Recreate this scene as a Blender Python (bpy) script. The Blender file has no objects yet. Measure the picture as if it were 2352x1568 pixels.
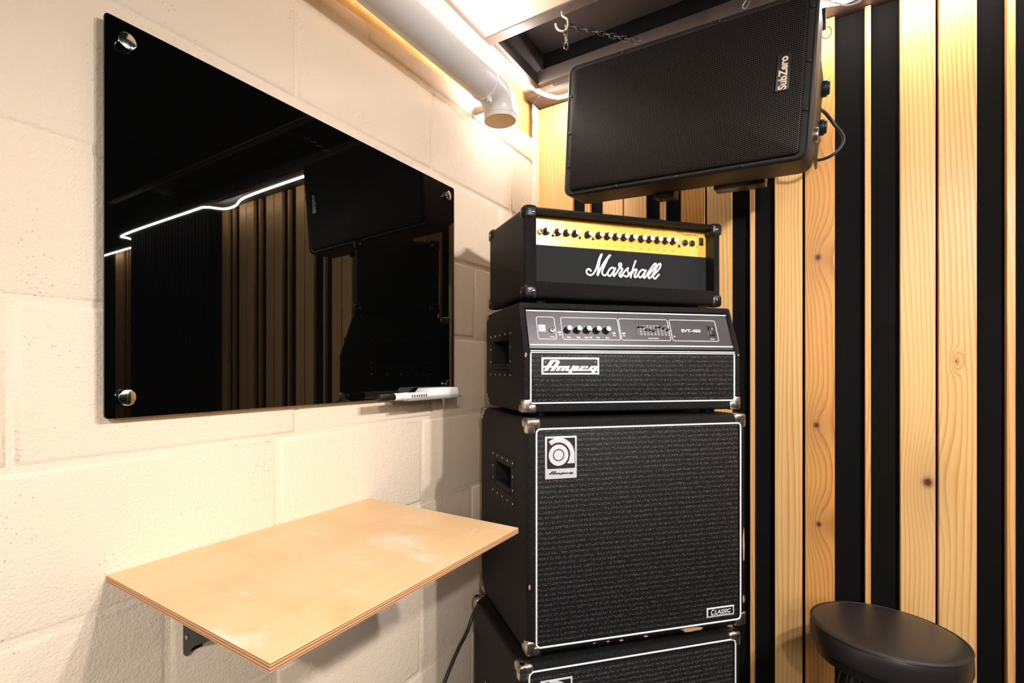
import bpy, bmesh, math, random
from mathutils import Matrix, Vector
R = random.Random(7)
sc = bpy.context.scene
COL = sc.collection
PI = math.pi
ZC = 1.30                    # camera height; z values measured from the camera level get ZC added

# ------------------------------------------------------------------ materials
def nodes(name):
    m = bpy.data.materials.new(name); m.use_nodes = True
    nt = m.node_tree
    return m, nt, nt.nodes['Principled BSDF']
def setp(p, base, rough=.5, metal=0., spec=.5, coat=0.):
    p.inputs['Base Color'].default_value = (*base, 1)
    p.inputs['Roughness'].default_value = rough
    p.inputs['Metallic'].default_value = metal
    p.inputs['Specular IOR Level'].default_value = spec
    p.inputs['Coat Weight'].default_value = coat
def N(nt, t, **kw):
    n = nt.nodes.new(t)
    for k, v in kw.items():
        if isinstance(v, (int, float, tuple)) and k[0] == '_': n.inputs[int(k[1:])].default_value = v
        else: setattr(n, k, v)
    return n
def L(nt, a, b): nt.links.new(a, b)
def coords(nt, scale=(1, 1, 1), loc=(0, 0, 0)):
    tc = N(nt, 'ShaderNodeTexCoord'); mp = N(nt, 'ShaderNodeMapping')
    mp.inputs['Scale'].default_value = scale; mp.inputs['Location'].default_value = loc
    L(nt, tc.outputs['Object'], mp.inputs['Vector']); return mp.outputs['Vector']
def mth(nt, op, a, b=None, c=None, clamp=False):
    n = N(nt, 'ShaderNodeMath', operation=op, use_clamp=clamp)
    for i, v in enumerate((a, b, c)):
        if v is None: continue
        if isinstance(v, (int, float)): n.inputs[i].default_value = v
        else: L(nt, v, n.inputs[i])
    return n.outputs[0]
def noise(nt, vec, scale, detail=2, rough=.5, dist=0.):
    n = N(nt, 'ShaderNodeTexNoise'); n.inputs['Scale'].default_value = scale
    n.inputs['Detail'].default_value = detail; n.inputs['Roughness'].default_value = rough
    n.inputs['Distortion'].default_value = dist
    L(nt, vec, n.inputs['Vector']); return n.outputs['Fac']
def ramp(nt, fac, stops):
    r = N(nt, 'ShaderNodeValToRGB'); e = r.color_ramp.elements
    while len(e) > 1: e.remove(e[-1])
    e[0].position = stops[0][0]; e[0].color = (*stops[0][1], 1)
    for pos, c in stops[1:]:
        x = e.new(pos); x.color = (*c, 1)
    L(nt, fac, r.inputs['Fac']); return r.outputs['Color']
def bump(nt, p, h, strength, dist, prev=None):
    b = N(nt, 'ShaderNodeBump'); b.inputs['Strength'].default_value = strength; b.inputs['Distance'].default_value = dist
    L(nt, h, b.inputs['Height'])
    if prev is not None: L(nt, prev, b.inputs['Normal'])
    L(nt, b.outputs['Normal'], p.inputs['Normal']); return b.outputs['Normal']
def simple(name, base, rough=.5, metal=0., spec=.5, coat=0., bs=None, bd=.0004, bst=.5):
    m, nt, p = nodes(name); setp(p, base, rough, metal, spec, coat)
    if bs: bump(nt, p, noise(nt, coords(nt), bs, 3, .6), bst, bd)
    return m

def paint_wall():
    m, nt, p = nodes('cream_wall_paint'); setp(p, (.80, .655, .475), .62, 0, .35)
    v = coords(nt)
    big = noise(nt, v, 3.5, 2)
    col = ramp(nt, big, [(.3, (.80, .66, .50)), (.7, (.83, .695, .54))])
    f1 = noise(nt, v, 210, 4, .6); f2 = noise(nt, v, 60, 3, .5)
    vo = N(nt, 'ShaderNodeTexVoronoi'); vo.inputs['Scale'].default_value = 150; L(nt, v, vo.inputs['Vector'])
    pit = mth(nt, 'LESS_THAN', vo.outputs['Distance'], .17)
    msk = mth(nt, 'GREATER_THAN', noise(nt, v, 11, 4, .7), .60)
    pit = mth(nt, 'MULTIPLY', pit, msk)
    mix = N(nt, 'ShaderNodeMix', data_type='RGBA'); L(nt, mth(nt, 'MULTIPLY', pit, .6), mix.inputs['Factor'])
    L(nt, col, mix.inputs['A']); mix.inputs['B'].default_value = (.38, .27, .17, 1)
    L(nt, mix.outputs['Result'], p.inputs['Base Color'])
    h = mth(nt, 'ADD', mth(nt, 'MULTIPLY', f1, .7), mth(nt, 'MULTIPLY', f2, .5))
    h = mth(nt, 'SUBTRACT', h, mth(nt, 'MULTIPLY', pit, .8))
    bump(nt, p, h, .9, .0029)
    return m
M_WALL = paint_wall()

def wood(name, cols, knots=(), seed=0., rough=.42, axis='z', gs=1., ra=.34, wf=1.2):
    m, nt, p = nodes(name); setp(p, cols[1], rough, 0, .4)
    tc = N(nt, 'ShaderNodeTexCoord'); sp = N(nt, 'ShaderNodeSeparateXYZ'); L(nt, tc.outputs['Object'], sp.inputs[0])
    x, y, z = sp.outputs
    if axis == 'z': a, b, c = x, y, z
    else: a, b, c = x, z, y
    def vec(sx, sy, sz, off=0.):
        cb = N(nt, 'ShaderNodeCombineXYZ')
        L(nt, mth(nt, 'MULTIPLY_ADD', a, sx, off), cb.inputs[0]); L(nt, mth(nt, 'MULTIPLY', b, sy), cb.inputs[1]); L(nt, mth(nt, 'MULTIPLY', c, sz), cb.inputs[2])
        return cb.outputs[0]
    warp = noise(nt, vec(11, 11, 1.3, seed), 1, 1.5, .5)
    warp2 = noise(nt, vec(3.2, 3, .55, seed * 2 + 4), 1, 1, .5)
    field = mth(nt, 'ADD', mth(nt, 'MULTIPLY', a, 95 * gs), mth(nt, 'ADD', mth(nt, 'MULTIPLY', warp, 3. * wf), mth(nt, 'MULTIPLY', warp2, 8. * wf)))
    dark = None
    for kx, kz, kr in knots:
        dx = mth(nt, 'SUBTRACT', a, kx); dz = mth(nt, 'MULTIPLY', mth(nt, 'SUBTRACT', c, kz), .38)
        d2 = mth(nt, 'ADD', mth(nt, 'MULTIPLY', dx, dx), mth(nt, 'MULTIPLY', dz, dz))
        g = mth(nt, 'EXPONENT', mth(nt, 'MULTIPLY', d2, -1 / (kr * 2.6) ** 2))
        field = mth(nt, 'ADD', field, mth(nt, 'MULTIPLY', g, 2.8))
        dz2 = mth(nt, 'MULTIPLY', mth(nt, 'SUBTRACT', c, kz), .8)
        e2 = mth(nt, 'ADD', mth(nt, 'MULTIPLY', dx, dx), mth(nt, 'MULTIPLY', dz2, dz2))
        k = mth(nt, 'EXPONENT', mth(nt, 'MULTIPLY', e2, -1 / (kr * .5) ** 2))
        k = mth(nt, 'ADD', k, mth(nt, 'MULTIPLY', g, .26))
        dark = k if dark is None else mth(nt, 'MAXIMUM', dark, k)
    ring = mth(nt, 'FRACT', field)
    ring = mth(nt, 'POWER', ring, 2.2)
    fine = noise(nt, vec(330, 330, 6, seed), 1, 3, .65)
    broad = noise(nt, vec(14, 14, .8, seed + 9), 1, 2, .5)
    f = mth(nt, 'ADD', mth(nt, 'MULTIPLY', ring, ra), mth(nt, 'ADD', mth(nt, 'MULTIPLY', fine, .30), mth(nt, 'MULTIPLY', broad, .50)), clamp=True)
    col = ramp(nt, f, [(.18, cols[0]), (.5, cols[1]), (.78, cols[2])])
    if dark is not None:
        mix = N(nt, 'ShaderNodeMix', data_type='RGBA'); L(nt, mth(nt, 'MULTIPLY', dark, 1., clamp=True), mix.inputs['Factor'])
        L(nt, col, mix.inputs['A']); mix.inputs['B'].default_value = (.10, .030, .012, 1)
        col = mix.outputs['Result']
    L(nt, col, p.inputs['Base Color'])
    bump(nt, p, f, .12, .0006)
    return m
P1 = [(.88, .58, .26), (.82, .49, .18), (.62, .29, .08)]
P2 = [(.80, .43, .14), (.71, .33, .085), (.46, .17, .035)]
P3 = [(.86, .51, .21), (.79, .42, .14), (.58, .25, .07)]
M_PINE = [wood('pale_pine', P1, [(.985 - .22, 2.2, .02)], 1.3), wood('knotty_pine', P2, [(.897, ZC + .665, .014), (.897, ZC + .325, .014), (.893, ZC - .164, .013), (.899, ZC - .452, .012), (.64, ZC + .1, .012)], 5.1),
          wood('golden_pine', P1, [(1.19, ZC + .02, .004), (1.135, 1.0, .02)], 8.7), wood('orange_pine', P3, [], 3.9)]

def plywood_top():
    m = wood('birch_ply_face', [(.80, .56, .31), (.75, .49, .25), (.66, .39, .17)], (), 2.2, .2, 'y', .10, .12, .5)
    nt = m.node_tree; p = nt.nodes['Principled BSDF']
    p.inputs['Coat Weight'].default_value = .35; p.inputs['Coat Roughness'].default_value = .22
    v = coords(nt); n1 = noise(nt, v, 7, 4, .6)
    src = p.inputs['Base Color'].links[0].from_socket
    glare_smear = noise(nt, coords(nt, (5, 9, 1)), 1, 5, .62, .6)  # pale mottled glare painted into the ply colour
    mx = N(nt, 'ShaderNodeMix', data_type='RGBA'); L(nt, mth(nt, 'MULTIPLY', mth(nt, 'SUBTRACT', glare_smear, .56), 5.5, clamp=True), mx.inputs['Factor'])
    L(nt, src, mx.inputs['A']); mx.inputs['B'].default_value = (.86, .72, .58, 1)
    blot = noise(nt, coords(nt, (4, 6, 1), (3, 5, 0)), 1, 4, .6, .4)
    mx2 = N(nt, 'ShaderNodeMix', data_type='RGBA'); L(nt, mth(nt, 'MULTIPLY', mth(nt, 'SUBTRACT', blot, .52), 4., clamp=True), mx2.inputs['Factor'])
    L(nt, mx.outputs['Result'], mx2.inputs['A']); mx2.inputs['B'].default_value = (.70, .40, .15, 1)
    L(nt, mx2.outputs['Result'], p.inputs['Base Color'])
    L(nt, mth(nt, 'MULTIPLY_ADD', n1, .35, .16), p.inputs['Roughness'])
    return m
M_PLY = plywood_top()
def ply_edge():
    m, nt, p = nodes('plywood_edge_layers'); setp(p, (.5, .25, .1), .6)
    tc = N(nt, 'ShaderNodeTexCoord'); sp = N(nt, 'ShaderNodeSeparateXYZ'); L(nt, tc.outputs['Object'], sp.inputs[0])
    n = noise(nt, coords(nt, (40, 40, 400)), 1, 2)
    f = mth(nt, 'FRACT', mth(nt, 'ADD', mth(nt, 'MULTIPLY', sp.outputs[2], 1 / .0036), mth(nt, 'MULTIPLY', n, .12)))
    col = ramp(nt, f, [(0, (.62, .36, .17)), (.46, (.66, .38, .18)), (.54, (.27, .11, .045)), (.96, (.32, .13, .055)), (1, (.62, .36, .17))])
    L(nt, col, p.inputs['Base Color']); return m
M_EDGE = ply_edge()

def tolex(name, base=(.003, .003, .0035), rough=.40, sc_=620):
    m, nt, p = nodes(name); setp(p, base, rough, 0, .22)
    v = coords(nt); vo = N(nt, 'ShaderNodeTexVoronoi'); vo.inputs['Scale'].default_value = sc_; L(nt, v, vo.inputs['Vector'])
    n = noise(nt, v, sc_ * .8, 3, .7)
    h = mth(nt, 'ADD', vo.outputs['Distance'], n)
    bump(nt, p, h, 1., .0011)
    L(nt, mth(nt, 'MULTIPLY_ADD', n, .35, rough - .12), p.inputs['Roughness'])
    return m
M_TOLEX = tolex('black_textured_vinyl')
M_TOLEX2 = tolex('black_fine_vinyl', (.003, .003, .0035), .38, 800)

def grille_cloth():
    m, nt, p = nodes('black_silver_grille_cloth'); setp(p, (.02, .02, .02), .55, 0, .22)
    tc = N(nt, 'ShaderNodeTexCoord'); sp = N(nt, 'ShaderNodeSeparateXYZ'); L(nt, tc.outputs['Object'], sp.inputs[0])
    x, y, z = sp.outputs
    wob = noise(nt, coords(nt, (9, 9, 30)), 1, 2)
    zz = mth(nt, 'ADD', z, mth(nt, 'MULTIPLY', wob, .0025))
    row = mth(nt, 'FRACT', mth(nt, 'MULTIPLY', zz, 1 / .0115))
    rowm = mth(nt, 'MULTIPLY', mth(nt, 'GREATER_THAN', row, .45), 1.)
    sub = mth(nt, 'SINE', mth(nt, 'MULTIPLY', zz, 2 * PI / .00288))
    stg = mth(nt, 'MULTIPLY', mth(nt, 'FLOOR', mth(nt, 'MULTIPLY', zz, 1 / .00288)), .0016)
    cx = mth(nt, 'SINE', mth(nt, 'MULTIPLY', mth(nt, 'ADD', x, stg), 2 * PI / .0034))
    w = mth(nt, 'MULTIPLY', mth(nt, 'MAXIMUM', sub, 0.), mth(nt, 'MAXIMUM', cx, 0.))
    rnd = noise(nt, coords(nt, (330, 1, 480)), 1, 1)
    spark = mth(nt, 'MULTIPLY', w, mth(nt, 'POWER', mth(nt, 'MULTIPLY', rnd, 1.75), 5.))
    amt = mth(nt, 'MULTIPLY', spark, mth(nt, 'MULTIPLY_ADD', rowm, .8, .22), clamp=True)
    col = ramp(nt, amt, [(0, (.0045, .0045, .005)), (.2, (.04, .04, .042)), (.7, (.50, .50, .51))])
    L(nt, col, p.inputs['Base Color'])
    h = mth(nt, 'ADD', w, mth(nt, 'MULTIPLY', rowm, .5))
    bump(nt, p, h, .8, .0008)
    return m
M_GRILLE = grille_cloth()

def perforated():
    m, nt, p = nodes('perforated_steel'); setp(p, (.05, .045, .042), .42, .3, .5)
    tc = N(nt, 'ShaderNodeTexCoord'); sp = N(nt, 'ShaderNodeSeparateXYZ'); L(nt, tc.outputs['Object'], sp.inputs[0])
    x, y, z = sp.outputs
    px, pz = .0078, .0045
    def hole(ox, oz):
        fx = mth(nt, 'MULTIPLY', mth(nt, 'SUBTRACT', mth(nt, 'FRACT', mth(nt, 'MULTIPLY_ADD', x, 1 / px, ox)), .5), px)
        fz = mth(nt, 'MULTIPLY', mth(nt, 'SUBTRACT', mth(nt, 'FRACT', mth(nt, 'MULTIPLY_ADD', z, 1 / pz, oz)), .5), pz)
        return mth(nt, 'SQRT', mth(nt, 'ADD', mth(nt, 'MULTIPLY', fx, fx), mth(nt, 'MULTIPLY', fz, fz)))
    d = mth(nt, 'MINIMUM', hole(0, 0), hole(.5, .5))
    f = mth(nt, 'MULTIPLY', mth(nt, 'SUBTRACT', d, .0013), 1 / .0006, clamp=True)
    col = ramp(nt, f, [(0, (.002, .002, .002)), (1, (.018, .014, .012))])
    L(nt, col, p.inputs['Base Color'])
    L(nt, mth(nt, 'MULTIPLY_ADD', f, -.45, .95), p.inputs['Roughness'])
    L(nt, mth(nt, 'MULTIPLY', f, .32), p.inputs['Specular IOR Level'])
    bump(nt, p, f, .5, .0006)
    return m
M_PERF = perforated()
def brushed(name, base, rough=.3, metal=1.):
    m, nt, p = nodes(name); setp(p, base, rough, metal)
    n = noise(nt, coords(nt, (30, 30, 900)), 1, 3)
    L(nt, mth(nt, 'MULTIPLY_ADD', n, .25, rough - .1), p.inputs['Roughness'])
    bump(nt, p, n, .08, .0003); return m
M_GOLD = brushed('brushed_gold', (.97, .56, .09), .27, .32)
M_CHROME = simple('chrome', (.78, .77, .75), .12, 1.)
M_STEEL = brushed('worn_steel', (.62, .56, .48), .28)
M_SILVER = simple('silver_cap', (.84, .83, .82), .3, .3)
M_HANDLE = simple('matt_black_handle', (.006, .0055, .005), .6, 0, .25)
M_BLACK = simple('black_plastic', (.012, .012, .013), .35, 0, .5)
M_SPK = simple('black_moulded_plastic', (.009, .008, .0075), .5, 0, .35, 0, 420, .0004, .6)
M_WHITE = simple('white_piping', (.80, .80, .79), .35)
M_LOGO = simple('white_badge', (.78, .78, .78), .3)
M_BADGE = simple('badge_silver', (.66, .66, .68), .32, .15, .5, 0, 900, .0002, .3)
M_PANEL = simple('charcoal_control_panel', (.045, .042, .045), .38, .35, .5, 0, 1200, .0002, .4)
M_FRET = simple('black_fret_cloth', (.009, .009, .010), .75, 0, .3, 0, 1500, .0005, .8)
M_INK = simple('black_print', (.01, .01, .01), .5)
M_GLASS = simple('black_glass', (.0015, .0015, .0015), .015, 0, .5)
M_PVC = simple('white_pvc', (.76, .73, .71), .33, 0, .5)
M_PVCIN = simple('pipe_cap_cream', (.95, .70, .36), .5)
M_BOUNCE_TINT = simple('bounce_tinted_wall_top', (.78, .46, .16), .7, 0, .3, 0, 160, .003, .6)  # cream wall above the ledge, orange bounce light put into its colour
M_FELT = simple('black_felt_wall', (.0038, .0035, .0035), .88, 0, .14, 0, 300, .0006, .5)
M_RAIL = simple('dark_bronze_rail', (.070, .052, .043), .45, .1)
M_CEILP = simple('cream_ceiling_board', (.80, .66, .47), .6)
M_DARK = simple('dark_brown_ceiling_felt', (.05, .040, .035), .85, 0, .2, 0, 200, .001, .4)
M_CARPET = simple('charcoal_carpet', (.030, .028, .027), .95, 0, .1, 0, 260, .003, .8)
M_VINYL = simple('black_seat_vinyl', (.020, .017, .016), .34, 0, .5, 0, 260, .0003, .5)
M_CABLE = simple('black_cable', (.015, .015, .016), .4)
M_CHAIN = simple('dark_chain', (.16, .14, .13), .28, .9)
M_HOOK = simple('zinc_hook', (.85, .80, .72), .3, .7)
M_TAN = simple('bare_wood_wear', (.42, .25, .14), .8, 0, .2, 0, 300, .002, .8)
M_TRAY = simple('clear_tray_edge', (.35, .34, .33), .15, .1, .5)
M_ERASER = simple('eraser_white', (.86, .84, .82), .5)
M_FELTPAD = simple('eraser_grey_felt', (.45, .42, .40), .9)
M_LED = bpy.data.materials.new('led_strip_glow'); M_LED.use_nodes = True
_nt = M_LED.node_tree; _nt.nodes.remove(_nt.nodes['Principled BSDF'])
_e = _nt.nodes.new('ShaderNodeEmission'); _e.inputs['Color'].default_value = (1, .925, .88, 1); _e.inputs['Strength'].default_value = 90
_nt.links.new(_e.outputs[0], _nt.nodes['Material Output'].inputs['Surface'])

# ------------------------------------------------------------------ mesh helpers
class MB:
    def __init__(s): s.bm = bmesh.new(); s.mi = 0
    def _add(s, fn, mat=None):
        t = bmesh.new(); fn(t)
        if mat is not None: bmesh.ops.transform(t, matrix=mat, verts=t.verts)
        for f in t.faces: f.material_index = s.mi
        me = bpy.data.meshes.new('tmp'); t.to_mesh(me); t.free(); s.bm.from_mesh(me); bpy.data.meshes.remove(me)
    def box(s, a, b, bev=0., seg=2, mat=None):
        def fn(t):
            r = bmesh.ops.create_cube(t, size=1)
            for v in t.verts: v.co = Vector([(a[i] + b[i]) / 2 + v.co[i] * (b[i] - a[i]) for i in range(3)])
            if bev: bmesh.ops.bevel(t, geom=t.edges[:], offset=bev, segments=seg, profile=.5, affect='EDGES')
        s._add(fn, mat); return s
    def cyl(s, p, q, r, r2=None, seg=24, bev=0., mat=None):
        p, q = Vector(p), Vector(q); d = q - p
        def fn(t):
            bmesh.ops.create_cone(t, cap_ends=True, segments=seg, radius1=r, radius2=r if r2 is None else r2, depth=d.length)
            if bev:
                es = [e for e in t.edges if all(abs(abs(v.co.z) - d.length / 2) < 1e-6 for v in e.verts)]
                bmesh.ops.bevel(t, geom=es, offset=bev, segments=2, profile=.5, affect='EDGES')
            M = Matrix.Translation((p + q) / 2) @ d.to_track_quat('Z', 'Y').to_matrix().to_4x4()
            bmesh.ops.transform(t, matrix=M, verts=t.verts)
        s._add(fn, mat); return s
    def tube(s, pts, r, seg=10, closed=False, mat=None, flat=None, ends=True):
        pts = [Vector(p) for p in pts]; n = len(pts)
        def fn(t):
            rings = []; up = None
            for i in range(n):
                a = pts[(i - 1) % n] if (closed or i > 0) else pts[i]
                b = pts[(i + 1) % n] if (closed or i < n - 1) else pts[i]
                d = (b - a).normalized()
                if up is None:
                    up = Vector((0, 0, 1)) if abs(d.z) < .9 else Vector((1, 0, 0))
                    if flat is not None: up = Vector(flat)
                if flat is not None: up = Vector(flat)
                sd = d.cross(up)
                if sd.length < 1e-6: sd = d.orthogonal()
                sd.normalize(); u2 = sd.cross(d).normalized()
                if flat is None: up = u2
                rr = r[i] if isinstance(r, (list, tuple)) else r
                rings.append([t.verts.new(pts[i] + (sd * math.cos(2 * PI * k / seg) + u2 * math.sin(2 * PI * k / seg)) * rr) for k in range(seg)])
            for i in range(n if closed else n - 1):
                A, B = rings[i], rings[(i + 1) % n]
                for k in range(seg): t.faces.new((A[k], A[(k + 1) % seg], B[(k + 1) % seg], B[k]))
            if not closed and ends:
                t.faces.new(rings[0][::-1]); t.faces.new(rings[-1])
            bmesh.ops.recalc_face_normals(t, faces=t.faces)
        s._add(fn, mat); return s
    def prism(s, poly, h0, h1, mat=None, bev=0.):
        # poly in (x, z), extruded along y from h0 to h1
        def fn(t):
            a = [t.verts.new((x, h0, z)) for x, z in poly]; b = [t.verts.new((x, h1, z)) for x, z in poly]
            t.faces.new(a); t.faces.new(b[::-1]); n = len(a)
            for i in range(n): t.faces.new((a[(i + 1) % n], a[i], b[i], b[(i + 1) % n]))
            bmesh.ops.recalc_face_normals(t, faces=t.faces)
            if bev: bmesh.ops.bevel(t, geom=t.edges[:], offset=bev, segments=2, profile=.5, affect='EDGES')
        s._add(fn, mat); return s
    def loft(s, secs, cap=True, mat=None):
        def fn(t):
            rs = [[t.verts.new(p) for p in c] for c in secs]; n = len(rs[0])
            for A, B in zip(rs, rs[1:]):
                for k in range(n): t.faces.new((A[k], A[(k + 1) % n], B[(k + 1) % n], B[k]))
            if cap: t.faces.new(rs[0][::-1]); t.faces.new(rs[-1])
            bmesh.ops.recalc_face_normals(t, faces=t.faces)
        s._add(fn, mat); return s
    def build(s, name, mat, parent=None, smooth=40, label=None):
        me = bpy.data.meshes.new(name); s.bm.to_mesh(me); s.bm.free()
        for m in (mat if isinstance(mat, (list, tuple)) else [mat]): me.materials.append(m)
        if smooth:
            me.polygons.foreach_set('use_smooth', [True] * len(me.polygons)); me.set_sharp_from_angle(angle=math.radians(smooth))
        o = bpy.data.objects.new(name, me); COL.objects.link(o)
        if parent is not None: o.parent = parent
        if label: o['label'] = label
        return o
def rrect(cx, cz, hx, hz, r, seg=5):
    pts = []
    for (sx, sz, a0) in ((1, 1, 0), (-1, 1, 90), (-1, -1, 180), (1, -1, 270)):
        for k in range(seg + 1):
            a = math.radians(a0 + 90 * k / seg)
            pts.append((cx + sx * (hx - r) + r * math.cos(a), cz + sz * (hz - r) + r * math.sin(a)))
    return pts
def catmull(pts, n=6):
    P = [Vector(p) for p in pts]; out = []
    for i in range(len(P) - 1):
        p0 = P[i - 1] if i else P[0]; p1, p2 = P[i], P[i + 1]; p3 = P[i + 2] if i + 2 < len(P) else P[-1]
        for k in range(n):
            t = k / n
            out.append(.5 * ((2 * p1) + (-p0 + p2) * t + (2 * p0 - 5 * p1 + 4 * p2 - p3) * t * t + (-p0 + 3 * p1 - 3 * p2 + p3) * t ** 3))
    out.append(P[-1]); return out
def tag(o, label, cat, group=None):
    o['label'] = label; o['category'] = cat
    if group: o['group'] = group
    return o
def thing(name, label, cat, loc=(0, 0, 0), rotz=0., group=None, mat=None):
    o = bpy.data.objects.new(name, None); COL.objects.link(o); o.empty_display_size = .05
    if mat is not None: o.matrix_world = mat
    else: o.location = loc; o.rotation_euler = (0, 0, rotz)
    return tag(o, label, cat, group)
def struct(o): o['kind'] = 'structure'; return o
def wbox(name, a, b, m, bev=0.): return struct(MB().box(a, b, bev).build(name, m))
def cut(o, a, b):
    c = MB().box(a, b).build('cutter', M_BLACK, None, 0)
    md = o.modifiers.new('c', 'BOOLEAN'); md.operation = 'DIFFERENCE'; md.object = c; md.solver = 'EXACT'; md.use_self = True
    par = o.parent; o.parent = None
    bpy.context.view_layer.update()
    dg = bpy.context.evaluated_depsgraph_get()
    me = bpy.data.meshes.new_from_object(o.evaluated_get(dg))
    o.modifiers.clear(); o.data = me; o.parent = par
    bpy.data.objects.remove(c)
def text(body, name, m, parent, box, y, ext=.0004, shear=0., off=0., mat=None, rot=0, keep=False, spacing=1.):
    """lettering laid on the front face: box = (x0, z0, x1, z1), y = depth of its back"""
    c = bpy.data.curves.new(name, 'FONT'); c.body = body; c.shear = shear; c.offset = off; c.extrude = .02; c.size = 1.; c.space_character = spacing
    c.resolution_u = 4
    o = bpy.data.objects.new(name, c); COL.objects.link(o)
    bpy.context.view_layer.update()
    me = bpy.data.meshes.new_from_object(o.evaluated_get(bpy.context.evaluated_depsgraph_get()))
    bpy.data.objects.remove(o); bpy.data.curves.remove(c)
    if rot: me.transform(Matrix.Rotation(math.radians(rot), 4, 'Z'))
    xs = [v.co.x for v in me.vertices]; ys = [v.co.y for v in me.vertices]
    x0, x1, y0, y1 = min(xs), max(xs), min(ys), max(ys)
    sx = (box[2] - box[0]) / (x1 - x0); sz = (box[3] - box[1]) / (y1 - y0)
    if keep: sx = sz
    for v in me.vertices:
        v.co = Vector((box[0] + (v.co.x - x0) * sx, y - ext * (v.co.z / .02 + 1) * .5, box[1] + (v.co.y - y0) * sz))
    if mat is not None: me.transform(mat)
    me.materials.clear(); me.materials.append(m)
    o = bpy.data.objects.new(name, me); COL.objects.link(o); o.parent = parent
    return o

# ------------------------------------------------------------------ camera
cam = bpy.data.cameras.new('camera'); co = bpy.data.objects.new('camera', cam); COL.objects.link(co)
cam.sensor_width = 36; cam.lens = 1162.3 / 2352 * 36
cam.shift_x = (1176 - 1064.3) / 2352; cam.shift_y = (847.1 - 784) / 2352
cam.clip_start = .02
co.location = (.8756, 0, ZC); co.rotation_euler = (PI / 2, 0, .5994)
sc.camera = co

# ------------------------------------------------------------------ room shell
def left_wall():
    zt = lambda y: ZC + .829 + (y - .78) * .0587
    b = MB()
    b.prism([(-2.6, 0), (1.9, 0), (1.9, zt(1.9)), (-2.6, zt(-2.6))], .0034, .12, Matrix.Rotation(PI / 2, 4, 'Z'))
    rows = [(-.1357 + .2308 * k) + ZC for k in range(-6, 7)]
    offs = {0: .216, 1: .435, 2: .590, -1: .6269 - .4555, -2: .4163, -3: .1654}
    g = .0035
    for i, z0 in enumerate(rows):
        k = i - 6; z1 = z0 + .2308
        o0 = offs.get(k, .216 if k % 2 else .42)
        j = -8
        while True:
            y0 = o0 + .4555 * j; y1 = y0 + .4555; j += 1
            if y0 > 1.88: break
            if y1 < -2.55: continue
            a, c = max(y0 + g, -2.59), min(y1 - g, 1.88)
            if c - a < .02: continue
            lo, hi = max(z0 + g, 0.), min(z1 - g, zt((a + c) / 2) - .001)
            if hi - lo < .02: continue
            ha, hc = min(z1 - g, zt(a)), min(z1 - g, zt(c))
            dx = R.uniform(-.0005, .0005); e = .0095
            def fn(t, a=a, c=c, lo=lo, hi=hi, dx=dx, e=e):
                O_ = [t.verts.new((-.0046, y, z)) for y, z in ((a, lo), (c, lo), (c, hc), (a, ha))]
                Mi = [t.verts.new((-.0009 + dx, y, z)) for y, z in ((a + e * .45, lo + e * .45), (c - e * .45, lo + e * .45), (c - e * .45, hc - e * .45), (a + e * .45, ha - e * .45))]
                I = [t.verts.new((dx, y, z)) for y, z in ((a + e, lo + e), (c - e, lo + e), (c - e, hc - e), (a + e, ha - e))]
                for A, B in ((O_, Mi), (Mi, I)):
                    for q in range(4): t.faces.new((A[q], A[(q + 1) % 4], B[(q + 1) % 4], B[q]))
                t.faces.new(I); bmesh.ops.recalc_face_normals(t, faces=t.faces)
                if I[0].link_faces[0].calc_center_median(): pass
            b._add(fn)
    o = b.build('wall_left', M_WALL, None, 60)
    bm = bmesh.new(); bm.from_mesh(o.data)
    fl = [f for f in bm.faces if f.calc_center_median().x > -.0042 and f.normal.x < 0]
    bmesh.ops.reverse_faces(bm, faces=fl); bm.to_mesh(o.data); bm.free()
    return struct(o)
left_wall()
wbox('trim_48', (-.12, -2.6, 1.90), (-.018, 1.9, 2.72), M_BOUNCE_TINT)
wbox('floor', (-.12, -2.6, -.1), (4.4, 2.1, 0), M_CARPET)
wbox('ceiling', (-.12, -2.6, 2.72), (4.4, 2.1, 2.85), M_FELT)
wbox('wall_back', (-.1, 1.82, 0), (2.26, 1.95, 2.72), M_FELT)
wbox('wall_back.001', (2.26, 1.74, 0), (3.38, 1.95, 2.72), M_FELT)
wbox('wall_back.002', (3.38, 1.94, 0), (4.4, 2.05, 2.72), M_FELT)
wbox('wall_right', (4.3, -2.6, 0), (4.4, 2.05, 2.72), M_FELT)
wbox('wall_front', (-.12, -2.7, 0), (4.4, -2.6, 2.72), M_FELT)
# corrugated dark acoustic lining on the stepped-out wall section
cb = MB()
for i in range(26): cb.box((2.28 + i * .042, 1.72, .02), (2.303 + i * .042, 1.74, 2.29), .003)
struct(cb.build('trim_40', M_FELT))
# corner batten painted like the wall
wbox('trim_41', (0, 1.745, 0), (.006, 1.80, 2.312), M_WALL, .002)

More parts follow.
